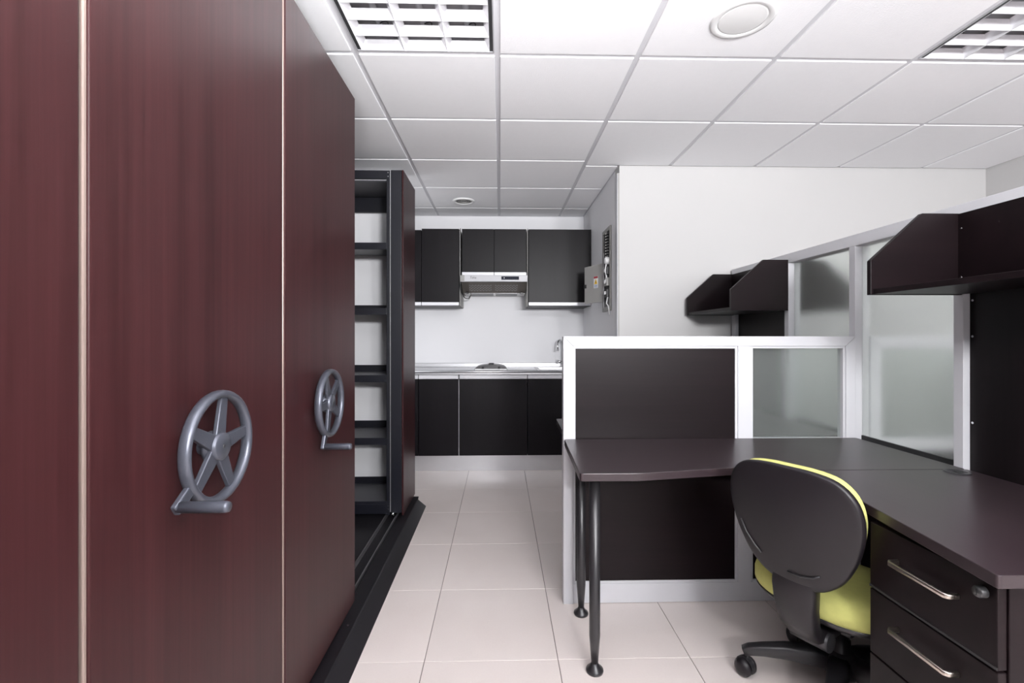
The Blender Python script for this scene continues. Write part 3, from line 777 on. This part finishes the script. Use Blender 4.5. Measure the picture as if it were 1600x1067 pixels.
def low_partition(xa, xb, ya, yb, label, flip=False, xm0=None, xm1=None):
    """frame of white aluminium with dark panels and one frosted pane; xa is the free end"""
    t = thing('low_partition', ((xa+xb)/2, (ya+yb)/2, 0.0), label, 'partition', 'low cubicle partitions')
    s = 1 if xb > xa else -1
    pw = 0.044; bd = 0.011
    zt0, zb1 = 1.156, 0.088
    # mitred top corners: end posts and top rail as prisms
    P = lambda q: [(xa + s*x, z) for x, z in q]
    L_ = abs(xb-xa)
    for q in ([(0, 0), (pw, 0), (pw, zt0), (0, 1.2)], [(L_, 0), (L_-pw, 0), (L_-pw, zt0), (L_, 1.2)]):
        bm = B(); prism(bm, P(q), 'y', ya, yb, 0.0012); obj('end_post', bm, 'alu', t)
    bm = B(); prism(bm, P([(0.0015, 1.2), (L_-0.0015, 1.2), (L_-pw-0.0015, zt0), (pw+0.0015, zt0)]), 'y', ya, yb, 0.0012); obj('top_rail', bm, 'alu', t)
    mid0, mid1 = xm0, xm1
    def X(a): return xa + s*a
    pbox(t, 'mid_post', 'alu', X(mid0), X(mid1), ya, yb, zb1, zt0)
    pbox(t, 'bottom_rail', 'alu', X(pw), X(L_-pw), ya+0.002, yb-0.002, 0.002, zb1)
    bays = ((pw, mid0, 'wenge'), (mid1, L_-pw, 'frosted'))
    for a, b, m in bays:
        pbox(t, 'bay_rail', 'alu', X(a), X(b), ya+0.004, yb-0.004, 0.69, 0.725)
        for z0, z1, mm in ((zb1, 0.69, 'wenge'), (0.725, zt0, m)):
            for (p, q, r, v) in ((a, a+bd, z0, z1), (b-bd, b, z0, z1), (a+bd, b-bd, z0, z0+bd), (a+bd, b-bd, z1-bd, z1)):
                pbox(t, 'glazing_bead', 'alu', X(p), X(q), ya+0.005, yb-0.005, r, v, bev=0.001)
            if mm == 'frosted': pbox(t, 'glass_pane', mm, X(a+bd-0.003), X(b-bd+0.003), (ya+yb)/2-0.003, (ya+yb)/2+0.003, z0+bd-0.003, z1-bd+0.003, bev=0)
            else: pbox(t, 'panel', mm, X(a+bd-0.003), X(b-bd+0.003), ya+0.010, yb-0.010, z0+bd-0.003, z1-bd+0.003)
    return t
YP0, YP1 = 2.118, 2.166
low_partition(0.283, XT0-0.0005, YP0, YP1, 'white framed low partition with dark panel and frosted pane, facing the lime chair', xm0=0.792, xm1=0.852)
low_partition(3.02, XT1+0.0005, YP0, YP1, 'white framed low partition dimly visible through the tall frosted glass', xm0=0.792, xm1=0.852)

t = thing('tall_partition', ((XT0+XT1)/2, 2.0, 0.0), 'tall grey aluminium partition with frosted panes running back to the office wall', 'partition')
pbox(t, 'top_rail', 'alu', XT0, XT1, 0.62, 3.275, 1.613, ZTOP)
pbox(t, 'bottom_rail', 'alu', XT0, XT1, 0.62, 3.275, 0.0, 0.088)
posts = [(0.62, 0.66), (1.617, 1.653), (2.123, 2.160), (2.622, 2.660), (3.225, 3.275)]
for a, b in posts: pbox(t, 'post', 'alu', XT0, XT1, a, b, 0.088, 1.613)
xm = (XT0+XT1)/2
for (a, b), kind in zip([(posts[k][1], posts[k+1][0]) for k in range(4)], ('dark', 'glass', 'glass', 'dark')):
    pbox(t, 'bay_rail', 'alu', XT0+0.008, XT1-0.008, a, b, 0.69, 0.725)
    pbox(t, 'panel', 'wenge_v', xm-0.009, xm+0.009, a, b, 0.088, 0.69)
    if kind == 'dark':
        pbox(t, 'panel', 'wenge_v', xm-0.012, xm+0.012, a, b, 0.725, 1.613)
    else:
        pbox(t, 'glass_pane', 'frosted', xm-0.003, xm+0.003, a-0.001, b+0.001, 0.727, 1.612, bev=0)
        pbox(t, 'pane_gasket', 'shadow_gap', xm-0.006, xm+0.006, a, b, 0.725, 0.750)
for y, z in ((1.606, 1.325), (1.606, 1.20), (1.606, 0.90)):
    bm = B(); cyl(bm, (xm-0.0118, y, z), (xm-0.014, y, z), 0.004, n=10); obj('screw', bm, 'chrome', t)

# ------------------------------------------------------------------ overhead shelves
def overhead(y0, y1, side, label, screws=False):
    """side -1: on the near face; +1: mirrored on the other face"""
    xf = XT0-0.001 if side < 0 else XT1+0.001
    X = lambda d: xf + side*d      # d: distance out from the partition
    t = thing('overhead_shelf', (X(0.16), (y0+y1)/2, 1.345), label, 'shelf', 'dark overhead shelves on the tall partition')
    pbox(t, 'bottom_board', 'wenge', X(0.0), X(0.318), y0+0.018, y1-0.018, 1.347, 1.365, bev=0.001)
    pbox(t, 'back_board', 'wenge', X(0.0), X(0.015), y0+0.018, y1-0.018, 1.365, 1.628, bev=0.001)
    for a in (y0, y1-0.018):
        bm = B(); prism(bm, [(X(0.0), 1.345), (X(0.326), 1.345), (X(0.326), 1.464), (X(0.142), 1.630), (X(0.0), 1.630)], 'y', a, a+0.0178, 0.0012); e = obj('end_board', bm, 'wenge', t)
    if screws:
        for z in (1.405, 1.575):
            bm = B(); cyl(bm, (X(0.0145), y1-0.03, z), (X(0.0165), y1-0.03, z), 0.0035, n=10); obj('screw', bm, 'chrome', t)
    return t
overhead(0.66, 1.638, -1, 'dark overhead shelf with sloped end board above the drawer pedestal, cropped by the frame', True)
overhead(2.622, 3.262, -1, 'dark overhead shelf with two sloped end boards near the white office wall')
overhead(2.622, 3.262, 1, 'dark overhead shelf showing only as a blurred shape behind the frosted pane')

# ------------------------------------------------------------------ desks
ZD0, ZD1 = 0.713, 0.740
def round_poly(pts, r=0.02, seg=5):
    out = []
    n = len(pts)
    for i in range(n):
        p = Vector(pts[i]); a = Vector(pts[i-1]); b = Vector(pts[(i+1) % n])
        u = (a-p).normalized(); v = (b-p).normalized()
        d = min(r, (a-p).length*0.4, (b-p).length*0.4)
        for k in range(seg+1):
            t_ = k/seg
            q = (p+u*d)*(1-t_)**2 + p*2*t_*(1-t_) + (p+v*d)*t_**2
            out.append((q.x, q.y))
    return out
def desk_leg(par, x, y):
    bm = B(); lathe(bm, [(0, 0.713), (0.0195, 0.713), (0.0195, 0.13), (0.012, 0.030), (0, 0.030)], (x, y, 0), 'z', 24); l = obj('leg', bm, 'plastic_black', par)
    for p in l.data.polygons: p.use_smooth = True
    bm = B(); lathe(bm, [(0, 0.034), (0.012, 0.034), (0.016, 0.024), (0.030, 0.012), (0.0315, 0.006), (0.029, 0.0), (0, 0.0)], (x, y, 0), 'z', 24); obj('foot', bm, 'plastic_black', l)
    bm = B(); lathe(bm, [(0, 0.7128), (0.035, 0.7128), (0.035, 0.705), (0.022, 0.698), (0, 0.698)], (x, y, 0), 'z', 20); obj('leg_socket', bm, 'plastic_black', l)

t = thing('corner_desk', (0.9, 1.86, 0.0), 'dark corner desk top on two black legs along the low partition', 'desk')
pts = round_poly([(0.286, YP0-0.002), (0.2665, 1.583), (0.472, 1.583), (0.80, 1.640), (0.95, 1.655), (1.05, 1.640), (1.085, 1.605), (1.6155, 1.605), (1.6155, YP0-0.002)], 0.012, 3)
bm = B(); prism(bm, pts, 'z', ZD0, ZD1, 0.002); obj('tabletop', bm, 'desk', t)
desk_leg(t, 0.338, 1.69); desk_leg(t, 0.349, 2.04)

t = thing('side_desk', (1.3, 1.25, 0.0), 'dark desk top over the drawer pedestal with a round cable grommet', 'desk')
pts = round_poly([(1.085, 1.603), (1.045, 1.47), (1.008, 1.29), (0.957, 0.889), (1.6155, 0.889), (1.6155, 1.603)], 0.008, 3)
bm = B(); prism(bm, pts, 'z', ZD0, ZD1, 0.002); obj('tabletop', bm, 'desk_y', t)
bm = B(); lathe(bm, [(0.0, 0.001), (0.026, 0.0012), (0.028, 0.0035), (0.036, 0.003), (0.038, 0.0)], (1.545, 1.566, ZD1), 'z', 28); g_ = obj('grommet', bm, 'plastic_black', t)
bm = B(); lathe(bm, [(0, 0.0042), (0.012, 0.0042), (0.012, 0.001)], (1.553, 1.570, ZD1), 'z', 16); obj('cable_hole', bm, 'shadow_gap', g_)

t = thing('corner_desk', (0.9, 2.42, 0.0), 'dark desk corner just peeping out behind the low partition', 'desk')
pts = round_poly([(0.300, YP1+0.002), (0.312, 2.645), (0.50, 2.645), (0.82, 2.60), (1.00, 2.63), (1.00, 3.262), (1.6155, 3.262), (1.6155, YP1+0.002)], 0.012, 3)
bm = B(); prism(bm, pts, 'z', ZD0, ZD1, 0.002); obj('tabletop', bm, 'desk', t)
desk_leg(t, 0.40, 2.55); desk_leg(t, 0.40, 2.26); desk_leg(t, 1.08, 3.18)

# ------------------------------------------------------------------ drawer pedestal
px, py0, py1 = 1.000, 0.925, 1.262
t = thing('drawer_pedestal', (px+0.25, (py0+py1)/2, 0.0), 'dark drawer pedestal with satin bar handles under the side desk', 'drawers')
pbox(t, 'body', 'wenge', px+0.020, px+0.52, py0, py1, 0.05, 0.712, bev=0.002)
pbox(t, 'plinth', 'plastic_black', px+0.03, px+0.50, py0+0.01, py1-0.01, 0.0, 0.05, bev=0.001)
for z0, z1 in ((0.527, 0.700), (0.352, 0.522), (0.06, 0.347)):
    d = pbox(t, 'drawer', 'wenge', px, px+0.019, py0+0.004, py1-0.004, z0, z1)
    hz = (0.632 if z0 > 0.5 else 0.462 if z0 > 0.3 else 0.27)
    bm = B()
    sweep_rect(bm, [(px+0.002, 1.168, hz), (px-0.022, 1.168, hz), (px-0.027, 1.163, hz), (px-0.027, 1.05, hz), (px-0.027, 1.017, hz), (px-0.022, 1.012, hz), (px+0.002, 1.012, hz)], [0.011]*7, 0.008, (0, 0, 1))
    obj('handle', bm, 'nickel', d)
    if z0 > 0.5:
        pbox(d, 'edge_pull', 'shadow_gap', px-0.002, px, py0+0.004, py1-0.004, z0, z0+0.006, bev=0)
bm = B(); lathe(bm, [(0, -0.016), (0.010, -0.016), (0.012, -0.012), (0.012, 0.0)], (px, 0.957, 0.672), 'x', 20); lk = obj('lock', bm, 'dark_metal', t)
bm = B(); box(bm, px-0.0168, px-0.016, 0.956, 0.958, 0.666, 0.678); obj('keyhole', bm, 'shadow_gap', lk)

# ------------------------------------------------------------------ office chair (local: faces +y, origin on the floor under the column)
CH = Vector((1.131, 1.547, 0.0)); CROT = math.radians(30-90)
chair = thing('office_chair', CH, 'black plastic backed swivel chair with lime green upholstery at the desk', 'chair')
chair.rotation_euler = (0, 0, CROT)
def cpart(name, bm, mat, par=None):
    me = finish(bm, name, (0, 0, 0)); me.materials.append(M[mat])
    o = bpy.data.objects.new(name, me); C.objects.link(o); o.parent = par or chair
    return o
def catmull(pts, sub=4):
    n = len(pts); out = []
    for i in range(n):
        p0, p1, p2, p3 = (Vector(pts[(i+k-1) % n]) for k in range(4))
        for k in range(sub):
            u = k/sub
            out.append(0.5*((2*p1) + (p2-p0)*u + (2*p0-5*p1+4*p2-p3)*u*u + (3*p1-p0-3*p2+p3)*u**3))
    return out
DZB = 0.022
half = [(0.0, 0.797), (0.08, 0.795), (0.145, 0.781), (0.188, 0.742), (0.205, 0.685), (0.200, 0.620), (0.176, 0.548), (0.135, 0.482), (0.075, 0.440)]
half = [(x*0.94, z+DZB) for x, z in half]
outl = half + [(0.0, 0.428+DZB+0.004)] + [(-x, z) for x, z in half[:0:-1]]
OUT = catmull(outl, 4)
BC = Vector((0.0, 0.625))
def back_y(s, z): return -0.272 - 0.14*(z-0.43) + 0.38*s*s
def back_shell(scale, y_rear, y_front, bulge_r, bulge_f, edge, lift=0.0):
    bm = B(); rings = []
    def ring(f, off, bulge):
        row = []
        for p in OUT:
            q = BC + (p-BC)*f*scale
            row.append(bm.verts.new((q.x, back_y(q.x, q.y) + off + bulge*(1-f*f), q.y + lift)))
        return row
    fr = [0.12, 0.35, 0.6, 0.8, 0.92]
    seq = [(f, y_rear, bulge_r) for f in fr]
    for k in range(7):
        a = -PI/2 + PI*k/6
        seq.append((0.97 + edge*math.cos(a), (y_rear+y_front)/2 + (y_front-y_rear)/2*math.sin(a), bulge_r if k < 3 else bulge_f))
    seq += [(f, y_front, bulge_f) for f in fr[::-1]]
    for f, o, b in seq: rings.append(ring(f, o, b))
    n = len(OUT)
    for A, Bv in zip(rings, rings[1:]):
        for i in range(n):
            fc = bm.faces.new((A[i], A[(i+1) % n], Bv[(i+1) % n], Bv[i])); fc.smooth = True
    f0 = bm.faces.new(rings[0]); f1 = bm.faces.new(rings[-1]); f0.smooth = f1.smooth = True
    return bm
shell = cpart('back_shell', back_shell(1.0, -0.020, 0.004, -0.020, 0.0, 0.03), 'plastic_shell')
cpart('back_cushion', back_shell(0.955, 0.0045, 0.034, 0.0, 0.012, 0.03, 0.010), 'lime')
# moulded grooves on the shell
for pts in ([(-0.150, 0.610), (-0.135, 0.575), (-0.105, 0.540), (-0.085, 0.525)], [(-0.005, 0.500), (0.03, 0.498), (0.065, 0.508), (0.085, 0.520)]):
    bm = B()
    tube(bm, [(s, back_y(s, z) - 0.0205 - 0.020*(1-min(1, ((s/0.2)**2+((z-0.62)/0.19)**2))), z) for s, z in pts], 0.0025, 8)
    cpart('moulded_groove', bm, 'plastic_black', shell)
# J-shaped back bracket
bm = B()
path = [(0, -0.275, 0.53), (0, -0.279, 0.48), (0, -0.280, 0.44), (0, -0.276, 0.39), (0, -0.258, 0.335), (0, -0.225, 0.297), (0, -0.175, 0.280), (0, -0.08, 0.279), (0, 0.0, 0.283)]
sweep_rect(bm, path, [0.10, 0.125, 0.125, 0.118, 0.108, 0.098, 0.09, 0.085, 0.085], [0.03, 0.042, 0.046, 0.046, 0.044, 0.042, 0.04, 0.04, 0.04], (1, 0, 0)); cpart('back_bracket', bm, 'plastic_shell')
bm = B(); cyl(bm, (-0.055, -0.185, 0.272), (0.055, -0.185, 0.272), 0.028, n=20); cpart('bracket_knob', bm, 'plastic_black')
# seat
def slab(levels, cx, cy, hx, hy, ex=3.2, n=56):
    bm = B(); rings = []
    for z, f, dz in levels:
        row = []
        for i in range(n):
            a = 2*PI*i/n; c, s_ = math.cos(a), math.sin(a)
            x = math.copysign(abs(c)**(2/ex), c)*hx*f; y = math.copysign(abs(s_)**(2/ex), s_)*hy*f
            row.append(bm.verts.new((cx+x, cy+y, z + dz*(-0.03*max(0, y/hy)**2*2 + 0.012*(x/hx)**2))))
        rings.append(row)
    for A, Bv in zip(rings, rings[1:]):
        for i in range(n):
            f = bm.faces.new((A[i], A[(i+1) % n], Bv[(i+1) % n], Bv[i])); f.smooth = True
    bm.faces.new(rings[0]); bm.faces.new(rings[-1])
    return bm
cpart('seat_cushion', slab([(0.350, 0.90, 1), (0.352, 0.97, 1), (0.365, 1.0, 1), (0.392, 1.0, 1), (0.412, 0.975, 1), (0.424, 0.92, 1), (0.430, 0.8, 1), (0.428, 0.5, 1), (0.424, 0.1, 1)], 0, -0.005, 0.225, 0.225), 'lime')
cpart('seat_pan', slab([(0.310, 0.55, 0), (0.316, 0.75, 0.5), (0.332, 0.92, 1), (0.350, 0.985, 1), (0.354, 0.975, 1)], 0, -0.005, 0.225, 0.225), 'plastic_black')
bm = B(); box(bm, -0.075, 0.075, -0.10, 0.11, 0.262, 0.318, 0.012, 3); cpart('tilt_mechanism', bm, 'plastic_black')
bm = B(); tube(bm, [(0.07, 0.03, 0.29), (0.15, 0.035, 0.292), (0.21, 0.04, 0.285)], [0.006, 0.006, 0.009], 10); cpart('height_lever', bm, 'plastic_black')
bm = B(); lathe(bm, [(0, 0.27), (0.018, 0.27), (0.018, 0.20), (0.027, 0.198), (0.029, 0.12), (0.033, 0.10), (0.033, 0.07), (0, 0.07)], (0, 0, 0), 'z', 24); cpart('gas_column', bm, 'plastic_black')
bm = B(); lathe(bm, [(0, 0.160), (0.034, 0.160), (0.050, 0.145), (0.056, 0.12), (0.056, 0.095), (0.045, 0.082), (0, 0.082)], (0, 0, 0), 'z', 28); base = cpart('base_hub', bm, 'plastic_black')
for k in range(5):
    a = math.radians(156+60-72*k)
    R = Matrix.Rotation(a, 4, 'Z')
    bm = B(); q = B()
    pth = [(0.03, 0, 0.122), (0.09, 0, 0.124), (0.16, 0, 0.117), (0.23, 0, 0.104), (0.272, 0, 0.093), (0.292, 0, 0.084)]
    sweep_rect(q, pth, [0.062, 0.056, 0.048, 0.040, 0.036, 0.030], [0.062, 0.056, 0.046, 0.036, 0.032, 0.026], (0, 1, 0))
    merge(bm, q, R); cpart('base_arm', bm, 'plastic_black')
    bm = B(); q = B(); cyl(q, (0.279, 0, 0.05), (0.279, 0, 0.085), 0.008, n=12); merge(bm, q, R); cs = cpart('castor', bm, 'plastic_black')
    cdir = Matrix.Translation((0.285*math.cos(a), 0.285*math.sin(a), 0)) @ Matrix.Rotation(a + 0.9 + 0.7*k, 4, 'Z')
    for s in (-1, 1):
        bm = B(); q = B(); lathe(q, [(0, s*0.031), (0.012, s*0.032), (0.024, s*0.028), (0.031, s*0.018), (0.031, s*0.008), (0, s*0.008)], (0, 0, 0.0315), 'x', 24)
        merge(bm, q, cdir); cpart('castor_wheel', bm, 'plastic_shell', cs)
    bm = B(); q = B()
    hood = [(0.033*math.cos(PI*j/10)*1.02, 0.0315+0.0335*math.sin(PI*j/10)) for j in range(11)]
    prism(q, hood, 'x', -0.008, 0.008, 0.001); merge(bm, q, cdir); cpart('castor_hood', bm, 'plastic_black', cs)
